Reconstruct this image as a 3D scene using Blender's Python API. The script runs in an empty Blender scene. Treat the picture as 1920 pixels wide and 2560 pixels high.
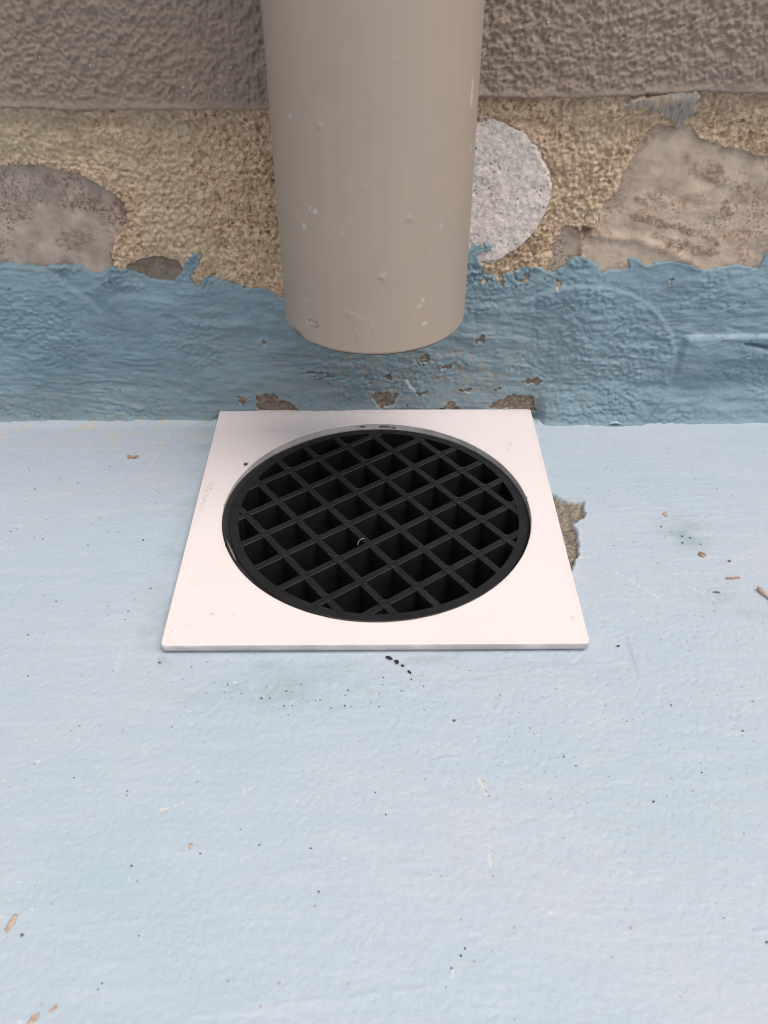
import bpy, math, random
import numpy as np

scene = bpy.context.scene
COL = scene.collection
MM = 0.001
Z0 = 4.2            # all heights below are written relative to the top of the drain plate (mm); floor is at -4.2

# ------------------------------------------------------------------ camera
cam_d = bpy.data.cameras.new('camera')
cam = bpy.data.objects.new('camera', cam_d); COL.objects.link(cam)
scene.camera = cam
from mathutils import Matrix, Vector
def aim(pitch, yaw, roll):
    cp, sp, cy, sy = math.cos(pitch), math.sin(pitch), math.cos(yaw), math.sin(yaw)
    f = Vector((sy*cp, cy*cp, -sp)); r = Vector((cy, -sy, 0)); u = r.cross(f)
    r2 = math.cos(roll)*r + math.sin(roll)*u
    u2 = -math.sin(roll)*r + math.cos(roll)*u
    return Matrix((r2, u2, -f)).transposed()
M = aim(math.radians(39.625), math.radians(0.529), math.radians(0.096)).to_4x4()
M.translation = Vector((1.016, -276.79, 226.99 + Z0))*MM
cam.matrix_world = M
cam_d.sensor_fit = 'VERTICAL'
cam_d.sensor_height = 32.0
cam_d.lens = 32.0*2151.04/2560
cam_d.clip_start = 0.01
cam_d.clip_end = 500
cam_d.dof.use_dof = True
cam_d.dof.focus_distance = 0.40
cam_d.dof.aperture_fstop = 26.0

# ------------------------------------------------------------------ sky and sun (soft overcast light from the front right)
SUN_EL, SUN_AZ = math.radians(70), math.radians(124)     # azimuth clockwise from +Y (the wall side)
world = bpy.data.worlds.new('World'); scene.world = world
world.use_nodes = True
wn = world.node_tree; wn.nodes.clear()
sky = wn.nodes.new('ShaderNodeTexSky'); sky.sky_type = 'NISHITA'; sky.sun_disc = False
sky.sun_elevation = SUN_EL; sky.sun_rotation = SUN_AZ
sky.air_density = 1.0; sky.dust_density = 4.0; sky.ozone_density = 1.0
hs = wn.nodes.new('ShaderNodeHueSaturation'); hs.inputs['Saturation'].default_value = 0.32
bg = wn.nodes.new('ShaderNodeBackground'); bg.inputs['Strength'].default_value = 0.095
wo = wn.nodes.new('ShaderNodeOutputWorld')
wn.links.new(sky.outputs[0], hs.inputs['Color']); wn.links.new(hs.outputs[0], bg.inputs[0]); wn.links.new(bg.outputs[0], wo.inputs[0])
sd = bpy.data.lights.new('sun', 'SUN'); sd.energy = 1.5; sd.angle = math.radians(50); sd.color = (1.0, 0.965, 0.93)
sun = bpy.data.objects.new('sun', sd); COL.objects.link(sun)
sdir = Vector((math.sin(SUN_AZ)*math.cos(SUN_EL), math.cos(SUN_AZ)*math.cos(SUN_EL), math.sin(SUN_EL)))
sun.rotation_euler = sdir.to_track_quat('Z', 'Y').to_euler()
sun.location = sdir*3

scene.render.engine = 'CYCLES'
scene.cycles.pixel_filter_type = 'BLACKMAN_HARRIS'
scene.cycles.filter_width = 1.0
scene.cycles.use_denoising = True
scene.cycles.denoising_prefilter = 'ACCURATE'
scene.cycles.use_adaptive_sampling = False
scene.view_settings.view_transform = 'Standard'
scene.view_settings.look = 'None'
scene.view_settings.exposure = 0.74
scene.view_settings.gamma = 1.0
scene.view_settings.use_curve_mapping = False

# ------------------------------------------------------------------ numpy noise
def _h(ix, iy, s):
    ix = ix.astype(np.int64); iy = iy.astype(np.int64)
    n = (ix*374761393 + iy*668265263 + s*982451653) & 0xFFFFFFFF
    n = ((n ^ (n >> 13))*1274126177) & 0xFFFFFFFF
    n = ((n ^ (n >> 16))*2246822519) & 0xFFFFFFFF
    return ((n ^ (n >> 15)) & 0xFFFFFF)/float(0xFFFFFF)
def perlin(x, y, s=0):
    xi, yi = np.floor(x), np.floor(y); fx, fy = x-xi, y-yi
    def g(ox, oy):
        a = _h(xi+ox, yi+oy, s)*6.2831853
        return np.cos(a)*(fx-ox) + np.sin(a)*(fy-oy)
    u = fx*fx*fx*(fx*(fx*6-15)+10); v = fy*fy*fy*(fy*(fy*6-15)+10)
    a = g(0, 0)*(1-u) + g(1, 0)*u; b = g(0, 1)*(1-u) + g(1, 1)*u
    return (a*(1-v) + b*v)*1.5
def fbm(x, y, size, octaves=3, s=0, gain=0.5):
    t = 0.0; a = 1.0; n = 0.0
    for k in range(octaves):
        t = t + a*perlin(x/size + 17.3*k, y/size - 9.1*k, s+k*7); n += a
        a *= gain; size /= 2.03
    return t/n
def worley(x, y, size, s=0):
    x = x/size; y = y/size
    xi, yi = np.floor(x), np.floor(y)
    d1 = np.full(x.shape, 9.0); idv = np.zeros(x.shape)
    for ox in (-1, 0, 1):
        for oy in (-1, 0, 1):
            px = xi+ox+_h(xi+ox, yi+oy, s); py = yi+oy+_h(xi+ox, yi+oy, s+1)
            d = np.hypot(px-x, py-y); m = d < d1
            d1 = np.where(m, d, d1); idv = np.where(m, _h(xi+ox, yi+oy, s+2), idv)
    return d1, idv
def sstep(a, b, t):
    t = np.clip((t-a)/(b-a), 0, 1); return t*t*(3-2*t)
def dseg(x, y, pts):
    d = np.full(np.shape(x), 1e9)
    for (x0, y0), (x1, y1) in zip(pts[:-1], pts[1:]):
        dx, dy = x1-x0, y1-y0; t = np.clip(((x-x0)*dx+(y-y0)*dy)/(dx*dx+dy*dy+1e-12), 0, 1)
        d = np.minimum(d, np.hypot(x-x0-t*dx, y-y0-t*dy))
    return d
def sdf(x, y, pts):
    """signed distance to a closed outline, positive inside"""
    d = dseg(x, y, pts+[pts[0]])
    ins = np.zeros(np.shape(x), bool)
    for (x0, y0), (x1, y1) in zip(pts, pts[1:]+[pts[0]]):
        c = ((y0 > y) != (y1 > y)) & (x < (x1-x0)*(y-y0)/((y1-y0) if y1 != y0 else 1e-9)+x0)
        ins ^= c
    return np.where(ins, d, -d)
def smooth_outline(pts, n=2):
    for _ in range(n):
        q = []
        for (a, b), (c, d) in zip(pts, pts[1:]+[pts[0]]):
            q += [(a*.75+c*.25, b*.75+d*.25), (a*.25+c*.75, b*.25+d*.75)]
        pts = q
    return pts
def axis(lo, a, b, hi, step, grow=1.28):
    m = list(np.linspace(a, b, int(round((b-a)/step))+1))
    v, s = a, step; L = []
    while v > lo + 1e-6:
        s *= grow; v = max(lo, v-s); L.append(v)
    v, s = b, step; R = []
    while v < hi - 1e-6:
        s *= grow; v = min(hi, v+s); R.append(v)
    return np.array(L[::-1]+m+R)

# ------------------------------------------------------------------ objects
def put(name, me, mat, parent=None, smooth=True):
    if mat: me.materials.append(mat)
    if smooth: me.polygons.foreach_set('use_smooth', np.ones(len(me.polygons), bool))
    o = bpy.data.objects.new(name, me); COL.objects.link(o)
    if parent: o.parent = parent
    return o
def tag(o, label=None, cat=None, group=None, kind=None):
    for k, v in (('label', label), ('category', cat), ('group', group), ('kind', kind)):
        if v: o[k] = v
    return o
def thing(name, label, cat, group=None):
    o = bpy.data.objects.new(name, None); COL.objects.link(o); o.empty_display_size = 0.02
    return tag(o, label, cat, group)
def mesh_np(name, V, F, attrs=None):
    """V (n,3) in mm relative to the plate top, F (m,4) quads"""
    me = bpy.data.meshes.new(name)
    V = np.asarray(V, np.float64).copy(); V[:, 2] += Z0; V *= MM
    F = np.asarray(F, np.int32)
    me.vertices.add(len(V)); me.vertices.foreach_set('co', V.astype(np.float32).ravel())
    me.loops.add(F.size); me.loops.foreach_set('vertex_index', F.ravel())
    me.polygons.add(len(F)); k = F.shape[1]
    me.polygons.foreach_set('loop_start', np.arange(0, F.size, k, dtype=np.int32))
    if attrs:
        for n, a in attrs.items():
            at = me.attributes.new(n, 'FLOAT', 'POINT'); at.data.foreach_set('value', np.asarray(a, np.float32).ravel())
    me.update(calc_edges=True); me.validate()
    return me
def grid_faces(nu, nv, keep=None, flip=False, wrap=False):
    i, j = np.meshgrid(np.arange(nu if wrap else nu-1), np.arange(nv-1), indexing='xy')
    i2 = (i+1) % nu
    a = j*nu+i; b = j*nu+i2; c = (j+1)*nu+i2; d = (j+1)*nu+i
    F = np.stack([a, b, c, d], -1).reshape(-1, 4)
    if flip: F = F[:, ::-1]
    if keep is not None:
        k = keep.ravel(); F = F[k[F].any(1)]
    return F
def compact(V, F, attrs):
    used = np.unique(F); m = np.full(len(V), -1); m[used] = np.arange(len(used))
    return V[used], m[F], {k: np.ravel(a)[used] for k, a in (attrs or {}).items()}
def pyobj(name, verts, faces, mat, parent=None, smooth=False):
    me = bpy.data.meshes.new(name)
    me.from_pydata([(x*MM, y*MM, (z+Z0)*MM) for x, y, z in verts], [], faces); me.update()
    return put(name, me, mat, parent, smooth)

# ------------------------------------------------------------------ materials
class Mat:
    def __init__(s, name, rough=0.6, spec=0.4):
        s.m = bpy.data.materials.new(name); s.m.use_nodes = True
        s.t = s.m.node_tree; s.n = s.t.nodes; s.l = s.t.links
        s.b = s.n['Principled BSDF']; s.b.inputs['Roughness'].default_value = rough
        s.b.inputs['Specular IOR Level'].default_value = spec
        s.tc = s.n.new('ShaderNodeTexCoord').outputs['Object']
    def _in(s, sock, v):
        if isinstance(v, (int, float)): sock.default_value = v
        elif isinstance(v, tuple): sock.default_value = v if len(v) == 4 or sock.type == 'VECTOR' else v+(1,)
        else: s.l.new(v, sock)
    def vec(s, sx, sy, sz, rz=0, ry=0):
        n = s.n.new('ShaderNodeMapping'); s.l.new(s.tc, n.inputs[0])
        n.inputs['Scale'].default_value = (sx, sy, sz); n.inputs['Rotation'].default_value = (0, ry, rz)
        return n.outputs[0]
    def noise(s, size, detail=3, vec=None, rough=0.55, dist=0.0):
        n = s.n.new('ShaderNodeTexNoise'); s.l.new(vec or s.tc, n.inputs['Vector'])
        n.inputs['Scale'].default_value = 1000.0/size; n.inputs['Detail'].default_value = detail
        n.inputs['Roughness'].default_value = rough; n.inputs['Distortion'].default_value = dist
        return n.outputs['Fac']
    def vor(s, size, feature='F1', out='Distance', vec=None):
        n = s.n.new('ShaderNodeTexVoronoi'); n.feature = feature; s.l.new(vec or s.tc, n.inputs['Vector'])
        n.inputs['Scale'].default_value = 1000.0/size; return n.outputs[out]
    def attr(s, name):
        n = s.n.new('ShaderNodeAttribute'); n.attribute_name = name; return n.outputs['Fac']
    def math(s, op, a, b=0.0, c=None):
        n = s.n.new('ShaderNodeMath'); n.operation = op
        s._in(n.inputs[0], a); s._in(n.inputs[1], b)
        if c is not None: s._in(n.inputs[2], c)
        return n.outputs[0]
    def step(s, v, lo, hi, a=0.0, b=1.0):
        n = s.n.new('ShaderNodeMapRange'); n.interpolation_type = 'SMOOTHSTEP'; s._in(n.inputs[0], v)
        n.inputs[1].default_value = lo; n.inputs[2].default_value = hi
        n.inputs[3].default_value = a; n.inputs[4].default_value = b
        return n.outputs[0]
    def mix(s, f, a, b, mode='MIX'):
        n = s.n.new('ShaderNodeMix'); n.data_type = 'RGBA'; n.blend_type = mode
        s._in(n.inputs[0], f); s._in(n.inputs[6], a); s._in(n.inputs[7], b); return n.outputs[2]
    def ramp(s, v, stops):
        n = s.n.new('ShaderNodeValToRGB'); s.l.new(v, n.inputs[0]); e = n.color_ramp.elements
        while len(e) < len(stops): e.new(0.5)
        for k, (p, c) in enumerate(stops): e[k].position = p; e[k].color = c+(1,)
        return n.outputs[0]
    def color(s, c): s._in(s.b.inputs['Base Color'], c)
    def rough(s, v): s._in(s.b.inputs['Roughness'], v)
    def bump(s, h, dist, strength=1.0):
        n = s.n.new('ShaderNodeBump'); n.inputs['Strength'].default_value = strength
        n.inputs['Distance'].default_value = dist*MM; s.l.new(h, n.inputs['Height'])
        prev = s.b.inputs['Normal'].links
        if prev: s.l.new(prev[0].from_socket, n.inputs['Normal'])
        s.l.new(n.outputs[0], s.b.inputs['Normal'])

def mat_render():
    m = Mat('brown_roughcast_paint', 0.62, 0.35)
    c = m.ramp(m.noise(3.2, 4), [(0.25, (.272, .205, .155)), (0.5, (.305, .233, .178)), (0.75, (.342, .266, .206))])
    c = m.mix(m.step(m.noise(60, 3), .35, .7, 0, .35), c, (.25, .205, .17))
    sp = m.step(m.vor(4.2), .10, .055); sp = m.math('MULTIPLY', sp, m.step(m.noise(5, 1), .60, .66))
    c = m.mix(sp, c, (.75, .71, .66))
    m.color(c); m.bump(m.noise(1.8, 5, None, .7), .9, .8)
    return m.m
def mat_mortar():
    m = Mat('sandy_lime_mortar', 0.9, 0.15)
    g = m.noise(2.4, 5, rough=.85)
    sand = m.ramp(g, [(0.36, (.17, .095, .052)), (0.42, (.49, .325, .195)), (0.50, (.74, .530, .355)), (0.61, (.90, .720, .535))])
    big = m.noise(22, 4, rough=.6)
    sand = m.mix(m.step(big, .54, .68, 0, .6), sand, m.mix(.5, sand, (.33, .20, .095)))
    sand = m.mix(m.step(m.noise(30, 3, m.vec(1, 1, 1.6)), .52, .68, 0, .55), sand, m.mix(.45, sand, (.30, .23, .13)))
    sand = m.mix(m.math('MULTIPLY', m.attr('pale'), .6), sand, (.66, .54, .38))
    grains = m.step(m.vor(1.7), .22, .12); pick = m.step(m.vor(1.7, out='Color'), .72, .78)
    sand = m.mix(m.math('MULTIPLY', m.math('MULTIPLY', grains, pick), .8), sand, (.62, .53, .42))
    conc = m.ramp(g, [(0.32, (.10, .080, .060)), (0.5, (.25, .20, .152)), (0.68, (.42, .35, .275))])
    c = m.mix(m.attr('concrete'), sand, conc)
    fib = m.noise(3.0, 3, m.vec(3.2, 1, .5))
    c = m.mix(m.attr('smear'), c, m.ramp(fib, [(0.3, (.26, .225, .195)), (.5, (.40, .355, .315)), (.72, (.55, .49, .43))]))
    c = m.mix(m.math('MULTIPLY', m.attr('pink'), m.step(m.noise(9, 3), .4, .6, .2, .9)), c, (.50, .37, .275))
    m.color(c); m.bump(g, 1.3, 1.0)
    return m.m
def mat_stone(name, cols, spots, seed, green=0.0):
    m = Mat(name, 0.72, 0.3)
    v = m.n.new('ShaderNodeMapping'); m.l.new(m.tc, v.inputs[0]); v.inputs['Location'].default_value = (seed*.37, seed*.11, seed*.23)
    V = v.outputs[0]
    c = m.ramp(m.noise(11, 5, V, .6), [(0.3, cols[0]), (0.5, cols[1]), (0.68, cols[2])])
    c = m.mix(m.math('MULTIPLY', m.step(m.noise(17, 3, V), .52, .62), m.step(m.noise(1.8, 4, V, .7), .45, .58)), c, spots[0])
    c = m.mix(m.math('MULTIPLY', m.step(m.noise(26, 3, V), .50, .60), m.step(m.noise(1.2, 4, V, .7), .50, .60)), c, spots[1])
    if green: c = m.mix(m.step(m.noise(20, 2, V), .55, .7, 0, green), c, (.21, .20, .145))
    c = m.mix(m.math('MULTIPLY', m.attr('dirt'), m.step(m.noise(1.8, 4, V, .7), .38, .62)), c, (.25, .17, .115))
    m.color(c); m.bump(m.noise(3.0, 6, V, .7), .7, .8); m.bump(m.math('MULTIPLY', m.attr('dirt'), m.noise(1.4, 4, V, .7)), 1.2, .9)
    return m.m
def mat_granite():
    m = Mat('pale_speckled_granite', 0.75, 0.35)
    c = m.ramp(m.noise(2.2, 5, None, .8), [(0.32, (.36, .30, .258)), (.43, (.60, .515, .46)), (.56, (.76, .665, .605)), (.70, (.86, .77, .715))])
    c = m.mix(m.step(m.noise(14, 3), .5, .68, 0, .35), c, (.62, .53, .50))
    sp = m.math('MULTIPLY', m.step(m.vor(1.5), .36, .24), m.step(m.vor(1.5, out='Color'), .56, .62))
    c = m.mix(m.math('MULTIPLY', sp, m.step(m.noise(12, 2), .36, .52, .35, .95)), c, (.16, .14, .14))
    m.color(c); m.bump(m.noise(1.2, 4, None, .7), .5, .9)
    return m.m
def mat_blue_wall():
    m = Mat('blue_masonry_paint', 0.5, 0.45)
    st = m.vec(.22, 1, 1)
    c = m.ramp(m.noise(30, 4), [(0.3, (.150, .235, .282)), (0.5, (.190, .290, .342)), (0.72, (.238, .352, .408))])
    c = m.mix(m.step(m.noise(3.5, 4, st), .40, .72, 0, .40), c, (.275, .385, .445))
    c = m.mix(m.step(m.noise(18, 5, m.vec(.5, 1, 1), .65), .50, .72, 0, .45), c, (.195, .235, .27))
    wear = m.math('MULTIPLY', m.attr('wear'), m.step(m.noise(2.6, 5, None, .7), .44, .58))
    c = m.mix(wear, c, (.27, .285, .265))
    c = m.mix(m.math('MULTIPLY', m.attr('wear'), m.step(m.noise(1.7, 4, None, .7), .64, .69)), c, (.24, .18, .11))
    c = m.mix(m.attr('rim'), c, (.42, .50, .51))
    c = m.mix(m.attr('pale'), c, (.56, .61, .66))
    c = m.mix(m.math('MULTIPLY', m.attr('black'), m.step(m.noise(2.0, 4, st, .7), .50, .57)), c, (.03, .033, .036))
    c = m.mix(m.attr('chalk'), c, (.56, .56, .55))
    c = m.mix(m.math('MULTIPLY', m.step(m.noise(1.5, 3, None, .6), .69, .73), .8), c, (.20, .165, .115))
    m.color(c); m.rough(m.step(m.noise(7, 3), .3, .7, .30, .46))
    m.bump(m.noise(1.3, 5, m.vec(.8, 1, 1), .8), .60, .9)
    return m.m
def mat_floor():
    m = Mat('pale_blue_floor_paint', 0.55, 0.35)
    c = m.ramp(m.noise(75, 4, m.vec(.6, 1, 1)), [(0.28, (.362, .455, .515)), (0.5, (.405, .465, .525)), (0.72, (.446, .470, .530))])
    stv = m.vec(.13, 1, 1, rz=math.radians(-9))
    c = m.mix(m.step(m.noise(4.5, 4, stv, .6), .42, .75, 0, .30), c, (.50, .54, .59))
    c = m.mix(m.step(m.noise(9, 4, m.vec(.3, 1, 1, rz=.12)), .55, .8, 0, .4), c, (.36, .45, .52))
    c = m.mix(m.math('MULTIPLY', m.attr('dust'), m.step(m.noise(7, 4, None, .65), .46, .66)), c, (.50, .47, .41))
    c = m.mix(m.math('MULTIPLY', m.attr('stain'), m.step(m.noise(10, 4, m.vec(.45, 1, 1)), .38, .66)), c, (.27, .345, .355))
    w0 = m.math('MULTIPLY', m.step(m.noise(1.6, 4, None, .75), .63, .68), m.step(m.noise(25, 3), .45, .6))
    c = m.mix(m.math('MULTIPLY', w0, .55), c, (.66, .70, .74))
    g0 = m.math('MULTIPLY', m.step(m.noise(1.9, 4, None, .75), .36, .31), m.step(m.noise(33, 3), .42, .58, .25, 1))
    c = m.mix(m.math('MULTIPLY', g0, .45), c, (.27, .30, .34))
    # wear specks: beige and brown where paint is rubbed through, dark pin holes
    b1 = m.math('MULTIPLY', m.step(m.noise(2.6, 3, None, .6), .675, .72), m.step(m.noise(40, 2), .42, .56))
    c = m.mix(m.math('MULTIPLY', b1, .75), c, (.66, .60, .50))
    b2 = m.math('MULTIPLY', m.step(m.vor(6.5), .085, .05), m.step(m.vor(6.5, out='Color'), .35, .4))
    c = m.mix(m.math('MULTIPLY', b2, .8), c, (.34, .255, .20))
    b3 = m.math('MULTIPLY', m.step(m.vor(2.4), .13, .07), m.math('MULTIPLY', m.attr('pitted'), m.step(m.vor(2.4, out='Color'), .38, .48)))
    c = m.mix(b3, c, (.20, .19, .205))
    c = m.mix(m.math('MULTIPLY', m.math('MULTIPLY', m.attr('scratch'), .75), m.step(m.noise(1.5, 3, None, .7), .45, .57)), c, (.70, .62, .50))
    g = m.noise(1.6, 5, None, .75)
    conc = m.ramp(g, [(0.3, (.085, .070, .055)), (0.46, (.20, .165, .13)), (0.62, (.36, .30, .23)), (.75, (.56, .48, .38))])
    c = m.mix(m.attr('peel'), c, conc)
    m.color(c)
    m.bump(m.noise(1.2, 4, None, .7), .30, .8)
    m.bump(m.math('MULTIPLY', g, m.attr('peel')), .9, .8)
    return m.m
def mat_pipe():
    m = Mat('taupe_pipe_paint', 0.5, 0.4)
    br = m.noise(3.0, 4, m.vec(1, 1, .06), .55)
    c = m.ramp(br, [(0.3, (.370, .286, .222)), (0.5, (.377, .292, .227)), (0.7, (.384, .298, .232))])
    c = m.mix(m.step(m.noise(45, 3), .4, .68, 0, .35), c, (.315, .262, .22))
    c = m.mix(m.step(m.noise(.8, 2), .70, .75, 0, .6), c, (.45, .38, .32))
    c = m.mix(m.math('MULTIPLY', m.attr('chip'), .6), c, (.55, .50, .44))
    c = m.mix(m.attr('dark'), c, (.07, .058, .048))
    m.color(c); m.bump(br, .03, .3); m.bump(m.noise(.9, 3), .05, .5)
    return m.m
def mat_plate():
    m = Mat('white_pinkish_plastic', 0.42, 0.4)
    c = m.ramp(m.noise(40, 3), [(0.3, (.745, .655, .640)), (0.7, (.770, .678, .665))])
    sp = m.math('MULTIPLY', m.step(m.vor(5.5), .075, .05), m.step(m.vor(5.5, out='Color'), .56, .6))
    c = m.mix(m.math('MULTIPLY', sp, .6), c, (.45, .38, .34))
    c = m.mix(m.math('MULTIPLY', m.attr('dirt'), m.step(m.noise(1.2, 4, None, .7), .42, .58)), c, (.34, .29, .255))
    c = m.mix(m.math('MULTIPLY', m.attr('film_shade'), m.step(m.noise(12, 4), .35, .7, .2, 1)), c, (.53, .485, .465))
    c = m.mix(m.attr('black'), c, (.02, .02, .02))
    m.color(c); m.bump(m.noise(5, 2), .03, .3)
    return m.m
def mat_black(name, c0, c1, rough, spec=.4):
    m = Mat(name, rough, spec)
    c = m.mix(m.step(m.noise(6, 4), .35, .7), c0, c1)
    sp = m.math('MULTIPLY', m.step(m.vor(4.0), .05, .03), m.step(m.vor(4.0, out='Color'), .55, .6))
    c = m.mix(m.math('MULTIPLY', sp, .5), c, (.35, .35, .36))
    m.color(c); m.rough(m.step(m.noise(9, 3), .3, .7, rough-.06, rough+.08)); m.bump(m.noise(.7, 2), .03, .4)
    return m.m
def mat_plain(name, c0, c1, size=2.0, rough=.75):
    m = Mat(name, rough, .25)
    m.color(m.mix(m.step(m.noise(size, 4, None, .65), .35, .65), c0, c1)); m.bump(m.noise(size*.6, 3), .2, .6)
    return m.m

MR, MMO, MG, MB, MF, MP, MPL = mat_render(), mat_mortar(), mat_granite(), mat_blue_wall(), mat_floor(), mat_pipe(), mat_plate()
MSL = mat_stone('grey_pink_stone', [(.28, .218, .178), (.40, .315, .258), (.49, .395, .328)], [(.24, .15, .115), (.19, .15, .115)], 1, .5)
MSR = mat_stone('beige_pink_stone', [(.35, .268, .20), (.49, .382, .292), (.58, .46, .36)], [(.36, .215, .15), (.24, .19, .15)], 2, .25)
MSS = mat_stone('small_pink_stone', [(.30, .235, .18), (.42, .33, .26), (.48, .385, .30)], [(.20, .14, .10), (.2, .16, .12)], 3, 0)
MSG = mat_stone('dark_grey_stone', [(.15, .122, .092), (.215, .178, .138), (.28, .235, .185)], [(.13, .10, .075), (.10, .085, .065)], 4, .3)
MGR = mat_black('black_grate_plastic', (.0105, .0105, .0113), (.0140, .0140, .0152), .42, .35)
MSK = mat_black('black_socket_plastic', (.018, .0175, .017), (.032, .030, .028), .5, .35)

# ------------------------------------------------------------------ the wall's shape (h = mm towards the viewer, wall plane at y = WY)
WY = 76.0
def wy(h): return WY - h
STONES = {
 'left':   ([(-175, 100), (-170, 112), (-152.6, 114.2), (-135.1, 115.5), (-126.1, 113.2), (-116.2, 111.1), (-108.7, 107), (-103.5, 101.4), (-101, 96), (-102.7, 90.6), (-108.1, 85.4), (-111.3, 80), (-111.5, 74), (-115, 66), (-130, 60), (-160, 62), (-175, 75)], -1.5, -1.2),
 'granite':([(30, 128), (39.7, 132.3), (48.5, 132.3), (56.4, 129.4), (63.2, 123.5), (68.9, 115.2), (72.3, 106.7), (71.1, 97), (67.2, 87.9), (61.4, 80.2), (53.3, 75.5), (42, 73), (30, 76), (24, 90), (22, 105), (24, 118)], 1.9, 1.0),
 'right':  ([(107.6, 130.5), (114.8, 129.4), (122.2, 130.4), (126.6, 125), (136.7, 122), (148.2, 119.7), (156.6, 117.4), (175, 112), (186, 100), (186, 76), (169.2, 66), (138.6, 64), (109.9, 66), (91, 71), (89, 77.5), (89.4, 83.6), (93.5, 88.5), (93, 96), (99.3, 103.5), (99.8, 109.8), (103, 118.2)], -0.3, -1.2),
 'small':  ([(78.5, 90.4), (84.4, 89.5), (88, 82), (87.6, 72), (84, 66), (75.5, 66), (75.5, 76), (76.1, 84)], -0.2, -1.0),
 'grey':   ([(-93.7, 77.5), (-84.7, 75.1), (-81.5, 70.1), (-84, 61), (-96, 60), (-104, 66), (-107, 72), (-103, 74.5)], -0.6, -1.0),
}
for _k in STONES:
    STONES[_k] = (smooth_outline(STONES[_k][0], 3 if _k == 'granite' else 1),)+STONES[_k][1:]
def stone_h(key, x, z):
    pts, lev, edge = STONES[key]
    s = sdf(x + .9*fbm(x, z, 7, 3, 31) + .7*fbm(x, z, 1.8, 2, 33), z + .9*fbm(x, z, 7, 3, 57) + .7*fbm(x, z, 1.8, 2, 59), pts)
    h = lev + .7*fbm(x, z, 26, 3, 5+len(pts)) + .30*fbm(x, z, 3.4, 3, 9) + .35*fbm(x, z, 9, 2, 10)
    if key == 'granite': h = h + .40*fbm(x, z, 1.5, 3, 77) + .5*fbm(x, z, 8, 3, 78)
    if key == 'right':
        h = h + 1.1*np.exp(-(dseg(x, z, [(92, 86), (112, 84), (128, 78), (140, 72)])/2.2)**2) + .8*sstep(-2, 4, (x-112)*.35-(z-100)) \
              - .5*np.exp(-(dseg(x, z, [(118, 104), (132, 98), (146, 99)])/1.6)**2) + .55*fbm(x*.8+z*.5, z-x*.4, 9, 3, 90)
    h = h - 7*sstep(edge, -4.5 if edge < 0 else -3.0, s)
    return h, s
LOW = {}
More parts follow.
